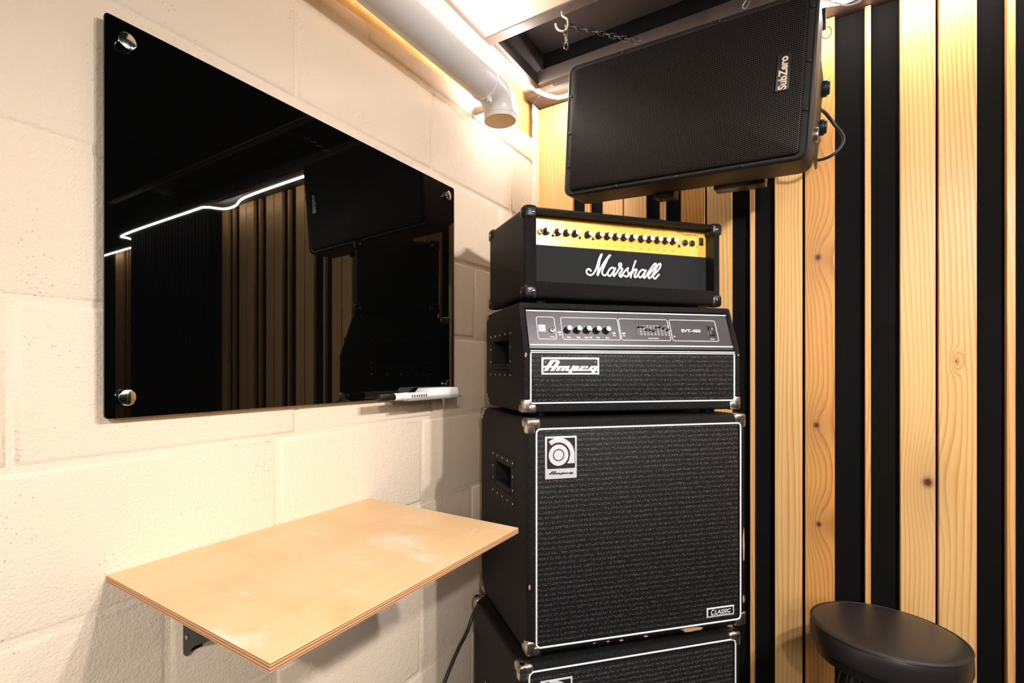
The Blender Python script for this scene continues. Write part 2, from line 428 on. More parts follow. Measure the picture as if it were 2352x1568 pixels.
SL = [(.003, .0635, 0), (.0645, .1414, 0), (.1897, .2097, 3), (.2571, .3295, 2), (.3341, .4075, 2), (.4558, .4728, 0), (.5231, .596, 1), (.6024, .6739, 0),
      (.7238, .7367, 3), (.7895, .8592, 0), (.8656, .9365, 1), (1.0047, 1.0175, 3), (1.0797, 1.1504, 2), (1.1567, 1.2282, 2), (1.2816, 1.2966, 3)]
base = 1.2816; X = 1.375
while X < 2.2:
    SL += [(X, X + .071, R.choice((0, 2))), (X + .0775, X + .1485, R.choice((0, 2)))]
    if X + .22 < 2.22: SL.append((X + .207, X + .221, 3))
    X += .2735
SL += [(3.42, 3.49, 0), (3.497, 3.567, 2), (3.62, 3.634, 3), (3.70, 3.77, 1), (3.777, 3.847, 0), (3.90, 3.914, 3), (3.98, 4.05, 2), (4.057, 4.127, 0)]
for i, (a, c, m) in enumerate(SL):
    y = 1.80 if a < 3 else 1.92
    o = MB().box((a, y, .01), (c, y + .021, ZC + 1.012), .0012, 1).build('trim_%d' % (i + 1), M_PINE[m], None, 40)
    struct(o)

# top trim board over the slats, with the glow strip below it
wbox('trim_42', (.0, 1.70, ZC + 1.013), (2.26, 1.82, ZC + 1.035), M_RAIL, .001)
# suspended ceiling: pale board in a bronze frame, dark recess behind
zr = ZC + .925
wbox('ceiling_panel', (.131, .55, zr + .004), (.62, 1.2055, zr + .02), M_CEILP)
wbox('ceiling_panel.001', (.131, -2.6, zr + .004), (4.3, .549, zr + .02), M_FELT)
wbox('ceiling_panel.002', (.621, .55, zr + .004), (4.3, 1.2055, zr + .02), M_FELT)
wbox('trim_43', (.118, -2.6, zr), (.131, 1.2055, zr + .04), M_RAIL, .0015)
wbox('trim_44', (.118, 1.206, zr), (2.4, 1.243, zr + .045), M_RAIL, .004)
wbox('trim_45', (.122, 1.243, zr + .005), (.142, 1.53, zr + .045), M_RAIL, .004)
wbox('trim_47', (.128, 1.243, zr + .045), (.136, 1.56, ZC + 1.08), M_DARK)
wbox('trim_46', (.142, 1.505, zr + .005), (2.4, 1.53, zr + .05), M_RAIL, .002)
wbox('ceiling_recess', (.10, 1.2, ZC + 1.06), (2.4, 1.56, ZC + 1.08), M_DARK)
wbox('ceiling_bulkhead', (.13, 1.56, ZC + 1.0), (2.4, 1.66, ZC + 1.08), M_FELT)
wbox('ceiling_side', (-.02, -2.6, ZC + 1.05), (.13, 1.82, ZC + 1.08), M_CEILP)

# glow strip (flexible LED tube)
led = MB()
pth = [(.1555, -2.5, .850), (.1555, -1, .850), (.1555, .4, .850), (.1555, 1.1, .850), (.1500, 1.28, .864), (.122, 1.42, .905), (.100, 1.52, .948), (.088, 1.62, .978), (.075, 1.665, .998), (.095, 1.688, .990), (.146, 1.688, .970),
       (.22, 1.69, .975), (.4, 1.69, .985), (.7, 1.69, .99), (.88, 1.69, .993), (.957, 1.69, .982), (1.03, 1.69, .990), (1.4, 1.69, .992), (1.85, 1.70, .99), (2.02, 1.745, .985), (2.14, 1.74, .985),
       (2.20, 1.66, .985), (2.35, 1.65, .985), (3.30, 1.66, .985), (3.40, 1.72, .985), (3.48, 1.86, .985), (3.8, 1.87, .985), (4.25, 1.87, .985)]
led.tube([(x, y, z + ZC) for x, y, z in catmull(pth, 5)], .0062, 8)
led.tube([(4.2, 1.8, ZC + .90), (4.2, -2.5, ZC + .90), (.14, -2.5, ZC + .90)], .0062, 8)  # unseen runs on the right and front walls, added for soft fill
tag(led.build('led_strip', M_LED), 'glowing white flexible light strip running along the ceiling edge, with added unseen runs for fill', 'light strip')

# ------------------------------------------------------------------ white pipe
px, pyy, pz, pr = .1165, 1.305, .811, .0455
t = thing('drain_pipe', 'thick white plastic pipe under the ceiling with down-turned elbow end', 'pipe', (px, pyy, ZC + pz))
MB().cyl((0, -3.85, 0), (0, -.075, 0), pr, seg=48).build('pipe_run', M_PVC, t)
eb = MB(); secs = []
rb = .062
for k in range(13):
    a = PI / 2 * k / 12
    c = Vector((0, -rb + rb * math.sin(a), -rb + rb * math.cos(a))); nrm = Vector((0, math.sin(a), math.cos(a)))
    secs.append([c + (Vector((1, 0, 0)) * math.cos(q) + nrm * math.sin(q)) * (pr + .001) for q in [2 * PI * j / 48 for j in range(48)]])
secs.insert(0, [p + Vector((0, -.03, 0)) for p in secs[0]])
secs.append([Vector((p.x, p.y, -.0745)) for p in secs[-1]])
eb.loft(secs, False)
eb.build('elbow', M_PVC, t)
MB().cyl((0, -.092, 0), (0, -.078, 0), pr + .0028, seg=48, bev=.001).build('coupling_ring', M_PVC, t)
MB().cyl((0, 0, -.062), (0, 0, -.052), pr + .0022, seg=48, bev=.001).build('coupling_ring', M_PVC, t)
cl = MB().box((.012, -.096, -.062), (.022, -.084, -.046), .001); cl.build('clamp_latch', M_PVC, t)
MB().cyl((0, 0, -.0742), (0, 0, -.066), pr - .001, seg=48).build('end_cap', M_PVCIN, t, label='cream coloured flat end cap')
for yy in (.72 - pyy, 1.295 - pyy + .04):
    MB().box((-.112, yy - .006, -.012), (-.03, yy + .006, .008), .002).build('wall_mount', M_PVC, t)

# ------------------------------------------------------------------ glass writing board
Y0, W_, Z0 = .3164, .8878, -.0739
t = thing('glass_board', 'glossy black glass writing board on the cream block wall', 'board', (0, Y0, ZC + Z0))
MB().prism([(x, z) for x, z in rrect(W_ / 2, .3, W_ / 2, .3, .006)], -.004, 0, Matrix.Translation((.016, 0, 0)) @ Matrix.Rotation(PI / 2, 4, 'Z'), 0).build('glass_panel', M_GLASS, t)
for yy in (.0272, .8494):
    for zz in (.567, .031):
        MB().cyl((.0012, yy, zz), (.0165, yy, zz), .008, seg=20).cyl((.020, yy, zz), (.030, yy, zz), .0125, seg=32, bev=.0015).build('standoff_bolt', M_CHROME, t)
# pen tray, marker, eraser
tz = ZC - .0755
t = thing('pen_tray', 'small clear tray projecting at the lower right of the glass board', 'tray', (0, .93, tz))
MB().box((.0205, 0, -.002), (.082, .222, 0), .0008).build('shelf', M_TRAY, t)
MB().box((.0805, 0, -.002), (.082, .222, .004), .0006).build('lip', M_TRAY, t)
MB().box((.0205, 0, -.002), (.0225, .222, .014), .0006).build('back_plate', M_TRAY, t)
t = thing('marker_pen', 'white marker pen with black cap lying on the clear tray', 'marker', (.070, .90, tz + .0095))
MB().cyl((0, .035, 0), (0, .115, 0), .0085, seg=24, bev=.001).build('barrel', M_ERASER, t)
MB().cyl((0, -.012, 0), (0, .024, 0), .0088, seg=24, bev=.002).cyl((0, .024, 0), (0, .036, 0), .0094, seg=24).build('collar', M_ERASER, t)
MB().cyl((0, -.062, 0), (0, -.012, 0), .0080, .0088, 24, .001).build('cap', M_BLACK, t)
inkb = MB()
for k in range(7): inkb.box((.0084, .045 + k * .009, -.003), (.0087, .049 + k * .009, .003))
inkb.build('label_print', M_INK, t)
t = thing('board_eraser', 'white board eraser block at the right end of the tray', 'eraser', (.052, 1.08, tz))
MB().prism([(-.068, .006), (.068, .006), (.068, .020), (.062, .026), (-.052, .026), (-.068, .014)], -.023, .023, Matrix.Rotation(PI / 2, 4, 'Z'), .002).build('body', M_ERASER, t)
MB().box((-.022, -.066, 0), (.022, .066, .006), .001).build('felt_pad', M_FELTPAD, t)

# ------------------------------------------------------------------ plywood wall desk
t = thing('wall_desk', 'plywood shelf desk fixed to the block wall below the glass board', 'desk', (0, .3261, ZC - .3107))
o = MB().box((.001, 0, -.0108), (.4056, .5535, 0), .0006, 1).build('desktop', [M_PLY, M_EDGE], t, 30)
for f in o.data.polygons:
    if abs(f.normal.z) < .5: f.material_index = 1
for yb in (.1135, .405):
    br = thing('x', 'x', 'x'); bpy.data.objects.remove(br)
    b = MB()
    b.box((0, yb, -.172), (.003, yb + .032, -.0109), .001)
    b.prism([(.003, -.172), (.012, -.172), (.022, -.158), (.032, -.150), (.300, -.0109), (.003, -.0109)], 0, .0025, Matrix.Translation((0, yb, 0)))
    b.box((0, yb, -.0140), (.31, yb + .03, -.0109), .0008)
    b.prism([(.003, -.164), (.010, -.164), (.02, -.14), (.06, -.0109), (.003, -.0109)], 0, .0025, Matrix.Translation((0, yb + .030, 0)))
    o = b.build('bracket', M_BLACK, t, label='black folded steel bracket')
    MB().cyl((.014, yb, -.139), (.014, yb - .002, -.139), .0040, seg=16, bev=.0008).build('screw', M_STEEL, o)

# ------------------------------------------------------------------ amplifiers
def shell(W, D, H, bev, border, rec, name, m, parent, seg=3):
    t = bmesh.new(); bmesh.ops.create_cube(t, size=1)
    for v in t.verts: v.co = Vector(((v.co.x + .5) * W, (v.co.y + .5) * D, (v.co.z + .5) * H))
    bmesh.ops.bevel(t, geom=t.edges[:], offset=bev, segments=seg, profile=.5, affect='EDGES')
    t.faces.ensure_lookup_table()
    f = max([f for f in t.faces if f.normal.y < -.99], key=lambda f: f.calc_area())
    bmesh.ops.inset_region(t, faces=[f], thickness=border - bev, use_even_offset=True)
    r = bmesh.ops.inset_region(t, faces=[f], thickness=.0008, use_even_offset=True)
    for v in f.verts: v.co.y += rec
    b = MB(); b.bm.free(); b.bm = t
    return b.build(name, m, parent, 50)
def corners(W, D, H, parent, m, s=.034, w=.0215, out=.0016, rnd=.007, back=True, top=True, bottom=True, screws=None):
    for cx_, sx in ((0, 1), (W, -1)):
        for cz, sz in ((0, 1), (H, -1)):
            if sz == 1 and not bottom: continue
            if sz == -1 and not top: continue
            for cy, sy in ((0, 1), (D, -1)):
                if sy == -1 and not back: continue
                b = MB()
                def bx(lx, ly, lz):
                    a = Vector((cx_ - sx * out, cy - sy * out, cz - sz * out)); c = Vector((cx_ + sx * lx, cy + sy * ly, cz + sz * lz))
                    lo = [min(a[i], c[i]) for i in range(3)]; hi = [max(a[i], c[i]) for i in range(3)]
                    b.box(lo, hi, rnd, 3)
                bx(s, w, w); bx(w, s, w); bx(w, w, s)
                o = b.build('corner_protector', m, parent, 50)
                if screws:
                    MB().cyl((cx_ + sx * s * .62, cy - sy * (out - .0002), cz + sz * w * .55), (cx_ + sx * s * .62, cy - sy * (out + .0018), cz + sz * w * .55), .004, seg=12, bev=.0008).build('screw', screws, o)
                    MB().cyl((cx_ - sx * (out - .0002), cy + sy * s * .6, cz + sz * w * .5), (cx_ - sx * (out + .0018), cy + sy * s * .6, cz + sz * w * .5), .004, seg=12, bev=.0008).build('screw', screws, o)
def feet(W, D, parent, h):
    for x in (.06, W - .06):
        for y in (.05, D - .05): MB().cyl((x, y, -h), (x, y, .001), .017, .019, 20).build('foot', M_BLACK, parent)
def piping(x0, z0, x1, z1, y, r, rad, parent, mat=None):
    pts = [(x, y, z) for x, z in rrect((x0 + x1) / 2, (z0 + z1) / 2, (x1 - x0) / 2, (z1 - z0) / 2, rad)]
    MB().tube(pts, r, 8, True, mat, (0, 1, 0)).build('piping', M_WHITE, parent, label='white piping around the grille')
def handle(parent, body, y0, y1, z0, z1, ry0, ry1, rz0, rz1, rows):
    cut(body, (-.02, ry0, rz0), (.045, ry1, rz1))
    h = MB(); e = .0009
    h.box((-e, y0, rz1), (.004, y1, z1), .001).box((-e, y0, z0), (.004, y1, rz0), .001).box((-e, y0, rz0), (.004, ry0, rz1), .0008).box((-e, ry1, rz0), (.004, y1, rz1), .0008)
    h.box((.001, ry0, rz0), (.045, ry0 + .003, rz1)).box((.001, ry1 - .003, rz0), (.045, ry1, rz1)).box((.001, ry0, rz0), (.045, ry1, rz0 + .003)).box((.001, ry0, rz1 - .003), (.045, ry1, rz1)).box((.042, ry0, rz0), (.0449, ry1, rz1))
    h.box((-.004, ry0 + .004, rz0 + .001), (.02, ry1 - .006, rz0 + .016), .004)
    o = h.build('side_handle', M_HANDLE, parent)
    for (y, z) in rows: MB().cyl((-e + .0003, y, z), (-e - .0016, y, z), .0030, seg=10, bev=.0006).build('rivet', M_CHROME, o)
def ringrows(y0, y1, z0, z1, ny, nz):
    out = []
    for i in range(ny): y = y0 + (y1 - y0) * i / (ny - 1); out += [(y, z0), (y, z1)]
    for i in range(1, nz - 1): z = z0 + (z1 - z0) * i / (nz - 1); out += [(y0, z), (y1, z)]
    return out
def disc(cx_, cz, r0, r1, y, h, b, n=48, mat=None):
    """flat ring (or disc when r0 is 0) facing -y"""
    if r0 <= 0: b.cyl((cx_, y, cz), (cx_, y - h, cz), r1, seg=n, mat=mat); return
    for k in range(n):
        a, c = 2 * PI * k / n, 2 * PI * (k + 1) / n
        b.prism([(cx_ + r0 * math.cos(a), cz + r0 * math.sin(a)), (cx_ + r1 * math.cos(a), cz + r1 * math.sin(a)), (cx_ + r1 * math.cos(c), cz + r1 * math.sin(c)), (cx_ + r0 * math.cos(c), cz + r0 * math.sin(c))], y - h, y, mat)
AMP = [[(0.05,0.1007),(0.0598,0.1007),(0.0781,0.1219),(0.067,0.1222)],[(0.067,0.1222),(0.0854,0.1223),(0.0897,0.1191),(0.0749,0.119)],[(0.0653,0.1006),(0.0755,0.1006),(0.0897,0.1177),(0.0854,0.1223),(0.0814,0.1191)],[(0.0497,0.1105),(0.1139,0.1106),(0.1126,0.1072),(0.0497,0.1071)],[(0.0788,0.1006),(0.0874,0.1006),(0.0933,0.1081),(0.0844,0.1081)],[(0.09,0.1006),(0.099,0.1006),(0.1053,0.1081),(0.0963,0.1081)],[(0.1019,0.1006),(0.1119,0.1006),(0.1139,0.1041),(0.1099,0.104),(0.1146,0.1106),(0.1079,0.1099),(0.1026,0.1031)],[(0.1092,0.0963),(0.1169,0.0963),(0.1296,0.1109),(0.1206,0.1112)],[(0.1206,0.1112),(0.136,0.1106),(0.1373,0.1081),(0.1189,0.1072)],[(0.1279,0.1019),(0.1333,0.1037),(0.1377,0.109),(0.136,0.1106),(0.1306,0.1106),(0.1239,0.1031)],[(0.1119,0.1041),(0.1841,0.1041),(0.1834,0.1006),(0.1119,0.1006)],[(0.1347,0.1031),(0.1434,0.1106),(0.1488,0.1106),(0.142,0.1031)],[(0.1414,0.1106),(0.1576,0.1106),(0.1593,0.109),(0.14,0.109)],[(0.1414,0.1076),(0.1581,0.1076),(0.1566,0.1058),(0.14,0.1057)],[(0.1532,0.1058),(0.1552,0.1106),(0.1596,0.11),(0.1576,0.1058)],[(0.1654,0.0962),(0.1739,0.0962),(0.1824,0.1075),(0.1824,0.1107),(0.1766,0.1107)],[(0.1589,0.1038),(0.1664,0.1107),(0.1732,0.1107),(0.1678,0.1038)],[(0.1657,0.1107),(0.1824,0.1107),(0.1814,0.1075),(0.1637,0.1075)]]
AX0, AX1, AZ0, AZ1 = .0475, .1885, .0905, .1195
def script_logo(x0, z0, x1, z1, y, h, m, parent, name, mat=None):
    xs = [p[0] for q in AMP for p in q]; zs = [p[1] for q in AMP for p in q]
    ax, bx, az, bz = min(xs), max(xs), min(zs), max(zs); b = MB()
    for i, q in enumerate(AMP):
        b.prism([(x0 + (x - ax) / (bx - ax) * (x1 - x0), z0 + (z - az) / (bz - az) * (z1 - z0)) for x, z in q], y - h - i * .00002, y, mat)
    return b.build(name, m, parent, 0)
def a_mark(cx_, cz, s, y, h, b, mat=None):
    """ring-and-hook letter a; s = outer radius of the ring"""
    k = s / .0245
    disc(cx_, cz, .0141 * k, s, y, h, b, 48, mat); disc(cx_, cz, 0, .0116 * k, y, h, b, 48, mat)
    R0, R1, n = .0290 * k, .0400 * k, 26
    pin = []; pout = []
    for i in range(n + 1):
        a = math.radians(128 - 128 * i / n)
        pin.append((cx_ + R0 * math.cos(a), cz + R0 * math.sin(a))); pout.append((cx_ + R1 * math.cos(a), cz + R1 * math.sin(a)))
    for i in range(n): b.prism([pin[i], pin[i + 1], pout[i + 1], pout[i]], y - h, y, mat)
    b.prism([(cx_ + R0, cz), (cx_ + R1, cz), (cx_ + R1, cz - .0200 * k), (cx_ + .0215 * k, cz - .0200 * k), (cx_ + .026 * k, cz - .013 * k)], y - h, y, mat)
def badge(parent, x, z, y):
    """tall silver badge, lower left corner at x, z"""
    W, H = .0775, .0955
    o = MB().box((x, y - .002, z), (x + W, y, z + H), .0006).build('logo_badge', M_BADGE, parent)
    MB().prism(rrect(x + W / 2, z + .0575, .0343, .0343, .003), y - .0026, y - .0019).build('badge_field', M_INK, o)
    b = MB(); a_mark(x + .0322, z + .0535, .0240, y - .0024, .0008, b); b.build('badge_letter', M_BADGE, o, 0)
    for dx in (.006, .071): MB().cyl((x + dx, y - .0019, z + .0915), (x + dx, y - .0030, z + .0915), .0013, seg=10).build('badge_pin', M_STEEL, o)
    script_logo(x + .009, z + .0085, x + .069, z + .0175, y - .0019, .0003, M_INK, o, 'badge_script')
def chip(parent, x, z, w, h, y=-.0004, seed=1, axis='f'):
    r = random.Random(seed); pts = []
    for k in range(14):
        a = 2 * PI * k / 14; q = r.uniform(.65, 1.05); pts.append((x + w / 2 * math.cos(a) * q, z + h / 2 * math.sin(a) * q))
    M = None
    if axis == 's': M = Matrix.Rotation(-PI / 2, 4, 'Z')
    MB().prism(pts, y, y + .001, M).build('worn_patch', M_TAN, parent, 0, label='bare wood showing through the vinyl')

def cabinet(loc, th, W, D, H, label, front=True, low=False):
    t = thing('speaker_cabinet', label, 'speaker cabinet', loc, th, 'stacked bass cabinets')
    body = shell(W, D, H, .011, .0215, .004, 'body', M_TOLEX, t)
    handle(t, body, .083, .251, .308, .423, .103, .223, .334, .402, ringrows(.0891, .2449, .317, .4145, 5, 4))
    MB().box((.0225, .0005, .0175), (W - .0225, .012, H - .0215), .002).build('grille', M_GRILLE, t)
    if not low: piping(.0225, .0168, .5685, .5057, .0005, .0023, .010, t)
    else: piping(.0225, .0168, .5685, .577, .0005, .0023, .012, t)
    corners(W, D, H, t, M_STEEL)
    feet(W, D, t, .0118 if not low else .0)
    return t, body
th = .8482
cab, cbody = cabinet((.358, 1.0079, ZC - .6404), .8482, .585, .3656, .5277, 'worn black bass cabinet with wide silver-fleck grille, second from the bottom of the stack')
badge(cab, .0428, .3929, .0003)
cg = MB().box((.4689, -.0014, .0312), (.5481, .0003, .0545), .0006); o = cg.build('model_badge', M_LOGO, cab)
MB().box((.4722, -.0018, .0344), (.5448, -.0010, .0513)).build('badge_field', M_INK, o)
text('C', 'badge_word', M_LOGO, o, (.4800, .0372, .4900, .0500), -.0017, .0004, .3, .015)
text('LASSIC', 'badge_word', M_LOGO, o, (.4905, .0382, .5385, .0478), -.0017, .0004, .3, .015)
MB().box((.4800, -.0021, .0357), (.5385, -.0017, .0364)).build('badge_underline', M_LOGO, o)
for a in ((.43, .0085, .075, .011), (.20, .009, .010, .004), (.235, .007, .012, .005), (.30, .008, .014, .005), (.165, .0095, .007, .003), (.578, .20, .006, .095), (.578, .065, .006, .022), (.006, .155, .005, .014)):
    chip(cab, *a, seed=int(a[0] * 1000))
lowc, lbody = cabinet((.3532, .9823, 0.0562), .8577, .585, .3681, .5915, 'lowest black bass cabinet of the stack, mostly below the picture edge', low=True)
badge(lowc, .0485, .4585, .0003)
for x in (.07, .515):
    for y in (.06, .31): MB().cyl((x - .012, y, -.0262), (x + .012, y, -.0262), .030, seg=24, bev=.003).box((x - .017, y - .02, -.03), (x + .017, y + .02, .0)).build('caster', M_BLACK, lowc)

# --- bass amplifier head: slanted control panel above a grille
W, D, H = .585, .3329, .262
t = thing('bass_amplifier_head', 'black bass amplifier head with slanted control panel, third from the bottom of the stack', 'amplifier', (.3294, 1.0456, ZC - .1024), .8151)
KZ, SB = .1435, .0375
PHI = math.atan2(SB, H - KZ)
RX = Matrix.Rotation(PI / 2, 4, 'Z')         # prism profiles given as (y, z) for side cheeks
def yz(poly, x0, x1, bev=0.):
    # poly (y,z) extruded along x
    return dict(poly=[(y, z) for y, z in poly], h0=-x1, h1=-x0, mat=RX, bev=bev)
b = MB()
prof = [(0, 0), (0, KZ), (SB, H), (D, H), (D, 0)]
inner = [(.006, .002), (.006, KZ - .001), (SB + .0062, H - .004), (D - .004, H - .002), (D - .004, .002)]
b.prism(**yz(inner, .01, W - .01))
b.prism(**yz(prof, 0, .0165, .0055)); b.prism(**yz(prof, W - .0165, W, .0055))
b.box((.004, 0, 0), (W - .004, D, .0205), .005, 3)
nrm = Vector((0, -math.cos(PHI), math.sin(PHI)))
b.prism(**yz([(SB - .0045, H - .0145), (SB, H), (D, H), (D, H - .014), (SB + .01, H - .014)], .004, W - .004, .003))
body = b.build('body', M_TOLEX, t, 50)
handle(t, body, .089, .280, .0815, .200, .110, .257, .100, .180, ringrows(.0948, .2742, .0868, .192, 5, 4))
MB().box((.0175, .0018, .0215), (W - .0175, .0075, .1390), .001).build('grille', M_GRILLE, t)
MB().tube([(.0182, .001, .139), (.0182, .001, .026), (.022, .001, .0225), (.563, .001, .0225), (.5668, .001, .026), (.5668, .001, .139)], .0021, 8, False, None, (0, 1, 0)).build('piping', M_WHITE, t)
tr = MB()
for z_, h_ in ((.1392, .0030), (.1436, .0028)): tr.box((.0175, -.0012, z_), (W - .0175, .006, z_ + h_), .0008)
tr.build('trim_bar', M_SILVER, t)
MS = Matrix.Translation((0, .0, .1406)) @ Matrix.Rotation(-PHI, 4, 'X')
SY = .0018
pan = MB(); pan.box((.0172, SY, .0115), (W - .0172, .012, .1065), 0, 2, MS); pan = pan.build('control_panel', M_PANEL, t, 0)
q = MB()
q.box((.0172, SY - .0026, .0175), (W - .0172, SY + .001, .0212), .0008, 2, MS); q.box((.0172, SY - .0026, .1045), (W - .0172, SY + .001, .1082), .0008, 2, MS)
q.build('panel_trim', M_SILVER, pan)
q = MB(); r_ = .0009
for (x0, x1) in ((.0415, .0872), (.1037, .2538), (.2572, .3927), (.3980, .5310)):
    q.tube([(x, SY - .0002, z) for x, z in rrect((x0 + x1) / 2, .0628, (x1 - x0) / 2, .0283, .0045, 3)], r_, 6, True, MS, (0, 1, 0))
for x0 in (.0925, .2350, .2615): q.box((x0, SY - .0006, .0505), (x0 + .0080, SY + .0002, .0540), 0, 2, MS)
q.build('panel_outline', M_WHITE, pan, 0)
q = MB(); q.box((.0452, SY - .0006, .0535), (.0620, SY + .0002, .0710), .0002, 1, MS); o = q.build('panel_logo', M_LOGO, pan, 0)
q = MB(); disc(.0530, .0622, .0022, .0030, SY - .0005, .0003, q, 24, MS); disc(.0530, .0622, .0050, .0057, SY - .0005, .0003, q, 24, MS); disc(.0530, .0622, 0, .0008, SY - .0005, .0003, q, 12, MS); q.build('panel_logo_ring', M_INK, o, 0)
q = MB().cyl((.0779, SY, .0575), (.0779, SY - .004, .0575), .0066, seg=20, bev=.001, mat=MS); o = q.build('jack_socket', M_STEEL, pan)
MB().cyl((.0779, SY - .0035, .0575), (.0779, SY - .0043, .0575), .0030, seg=16, mat=MS).build('jack_hole', M_INK, o)
for i in range(5):
    x = .1172 + .0253 * i
    kb = MB().cyl((x, SY, .0580), (x, SY - .004, .0580), .0092, .0086, 24, .0006, MS).cyl((x, SY - .003, .0580), (x, SY - .0155, .0580), .0074, .0064, 24, .0006, MS).build('control_knob', M_BLACK, pan)
    MB().cyl((x, SY - .0152, .0580), (x, SY - .0160, .0580), .0060, seg=24, mat=MS).build('knob_cap', M_SILVER, kb)
    tk = MB()
    for a in range(-135, 136, 27):
        ar = math.radians(90 - a); tk.box((x + .0112 * math.cos(ar) - .0004, SY - .0003, .0580 + .0112 * math.sin(ar) - .0004), (x + .0112 * math.cos(ar) + .0004, SY + .0001, .0580 + .0112 * math.sin(ar) + .0004), 0, 2, MS)
    tk.build('dial_marks', M_LOGO, pan, 0)
    wrd = ('Gain', 'Bass', 'Ultra Mid', 'Treble', 'Master')[i]; hw = .0045 if i != 2 else .0100
    text(wrd, 'panel_lettering', M_LOGO, pan, (x + .002 - hw, .0385, x + .002 + hw, .0425), SY, .0002, 0, .01, MS)
for wrd, x0, x1, z0 in (('Input', .0725, .0835, .0385), ('Pad', .0945, .1000, .0445), ('Mute', .2360, .2430, .0445), ('Mute', .2620, .2690, .0445), ('Graphic Equalizer', .3300, .3600, .0383), ('Power', .5080, .5200, .0388)):
    text(wrd, 'panel_lettering', M_LOGO, pan, (x0, z0, x1, z0 + .0038), SY, .0002, 0, .01, MS)
text('SVT-450', 'model_lettering', M_LOGO, pan, (.4278, .0582, .4835, .0662), SY, .0003, 0, .03, MS)
q = MB()
for z_ in [.0495 + .0040 * k for k in range(7)]: q.box((.3060, SY - .0002, z_), (.3905, SY + .0002, z_ + .0009), 0, 2, MS)
q.build('equalizer_scale', M_LOGO, pan, 0)
q = MB()
for i, s_ in enumerate((.0695, .0690, .0620, .0610, .0590, .0685, .0700, .0670, .0625)):
    x = .3090 + .0097 * i
    q.box((x - .0011, SY - .0005, .0485), (x + .0011, SY + .0001, .0752), 0, 2, MS)
q.build('slider_slots', M_INK, pan, 0)
for i, s_ in enumerate((.0695, .0690, .0620, .0610, .0590, .0685, .0700, .0670, .0625)):
    x = .3090 + .0097 * i
    MB().box((x - .0028, SY - .008, s_ - .0018), (x + .0028, SY, s_ + .0018), .0006, 2, MS).build('slider_knob', M_BLACK, pan)
q = MB().box((.5030, SY - .0010, .0470), (.5255, SY + .001, .0770), .0006, 2, MS).box((.5065, SY - .005, .0500), (.5225, SY, .0735), .0015, 2, MS); o = q.build('power_switch', M_BLACK, pan)
MB().box((.5135, SY - .0054, .0645), (.5152, SY - .0048, .0700), 0, 2, MS).build('switch_mark', M_LOGO, o)
MB().cyl((.4045, SY, .0457), (.4045, SY - .0012, .0457), .0018, seg=12, mat=MS).build('indicator_lamp', M_LOGO, pan)
o = MB().box((.0440, -.0020, .0890), (.1901, .0020, .1297), .0006).build('logo_badge', M_LOGO, t)
MB().prism(rrect(.11705, .10935, .0685, .0160, .003), -.0026, -.0018).build('badge_field', M_PANEL, o)
script_logo(.0478, .0925, .1868, .1235, -.0024, .0010, M_LOGO, o, 'badge_script')
for dx in (.0530, .1795): MB().cyl((dx, -.0024, .1185), (dx, -.0038, .1185), .0017, seg=10).build('badge_pin', M_STEEL, o)
corners(W, D, H, t, M_STEEL, top=False)
for cx_ in (0, W):
    sx = 1 if cx_ == 0 else -1
    MB().box((min(cx_ - sx * .0016, cx_ + sx * .02), D - .03, H - .02), (max(cx_ - sx * .0016, cx_ + sx * .02), D + .0016, H + .0016), .006, 3).build('corner_protector', M_STEEL, t)
feet(W, D, t, .0102)
chip(t, .006, .135, .006, .012, -.0004, 5); chip(t, .578, .138, .005, .006, -.0004, 6)

# --- guitar amplifier head: gold panel
W, D, H = .585, .2585, .2244
t = thing('guitar_amplifier_head', 'black guitar amplifier head with gold control panel on top of the stack', 'amplifier', (.3122, 1.0891, ZC + .1721), .8962)
g = bmesh.new(); bmesh.ops.create_cube(g, size=1)
for v in g.verts: v.co = Vector(((v.co.x + .5) * W, (v.co.y + .5) * D, (v.co.z + .5) * H))
bmesh.ops.bevel(g, geom=g.edges[:], offset=.014, segments=4, profile=.5, affect='EDGES')
g.faces.ensure_lookup_table()
f = max([f for f in g.faces if f.normal.y < -.99], key=lambda f: f.calc_area())
bmesh.ops.inset_region(g, faces=[f], thickness=.002, use_even_offset=True)
xx = sorted(set(round(v.co.x, 5) for v in f.verts)); zz = sorted(set(round(v.co.z, 5) for v in f.verts))
for v in f.verts:
    v.co.x = .0285 if v.co.x < W / 2 else .5591
    v.co.z = .0405 if v.co.z < H / 2 else .2085
r = bmesh.ops.extrude_face_region(g, geom=[f])
nv = [v for v in r['geom'] if isinstance(v, bmesh.types.BMVert)]
for v in nv: v.co.y += .033
if f.is_valid: bmesh.ops.delete(g, geom=[f], context='FACES_ONLY')
bmesh.ops.recalc_face_normals(g, faces=g.faces)
b = MB(); b.bm.free(); b.bm = g
b.build('body', M_TOLEX2, t, 50)
pan = MB().box((.0287, .0300, .1375), (.5589, .0335, .2200), 0).build('control_panel', M_GOLD, t, 0, label='brushed gold control panel')
MB().box((.0287, .0290, .0400), (.5589, .0330, .1365), 0).build('fret_cloth', M_FRET, t, 0)
MB().box((.0287, .0286, .1362), (.5589, .0335, .1378)).build('panel_edge', M_BLACK, t, 0)
YP = .0300
ks = [.0700, .1020, .1270, .1510, .1875, .2195, .2445, .2690, .2940, .3190, .3475, .3720, .3975, .4230, .4475]
for i, x in enumerate(ks):
    z = .1720 + .0025 * (i / 14)
    kb = MB().cyl((x, YP, z), (x, YP - .003, z), .0098, .0094, 24, .0005).cyl((x, YP - .002, z), (x, YP - .0165, z), .0088, .0074, 24, .0006).build('control_knob', M_BLACK, pan)
    MB().cyl((x, YP - .0162, z), (x, YP - .0174, z), .0072, seg=24, bev=.0005).build('knob_cap', M_SILVER, kb)
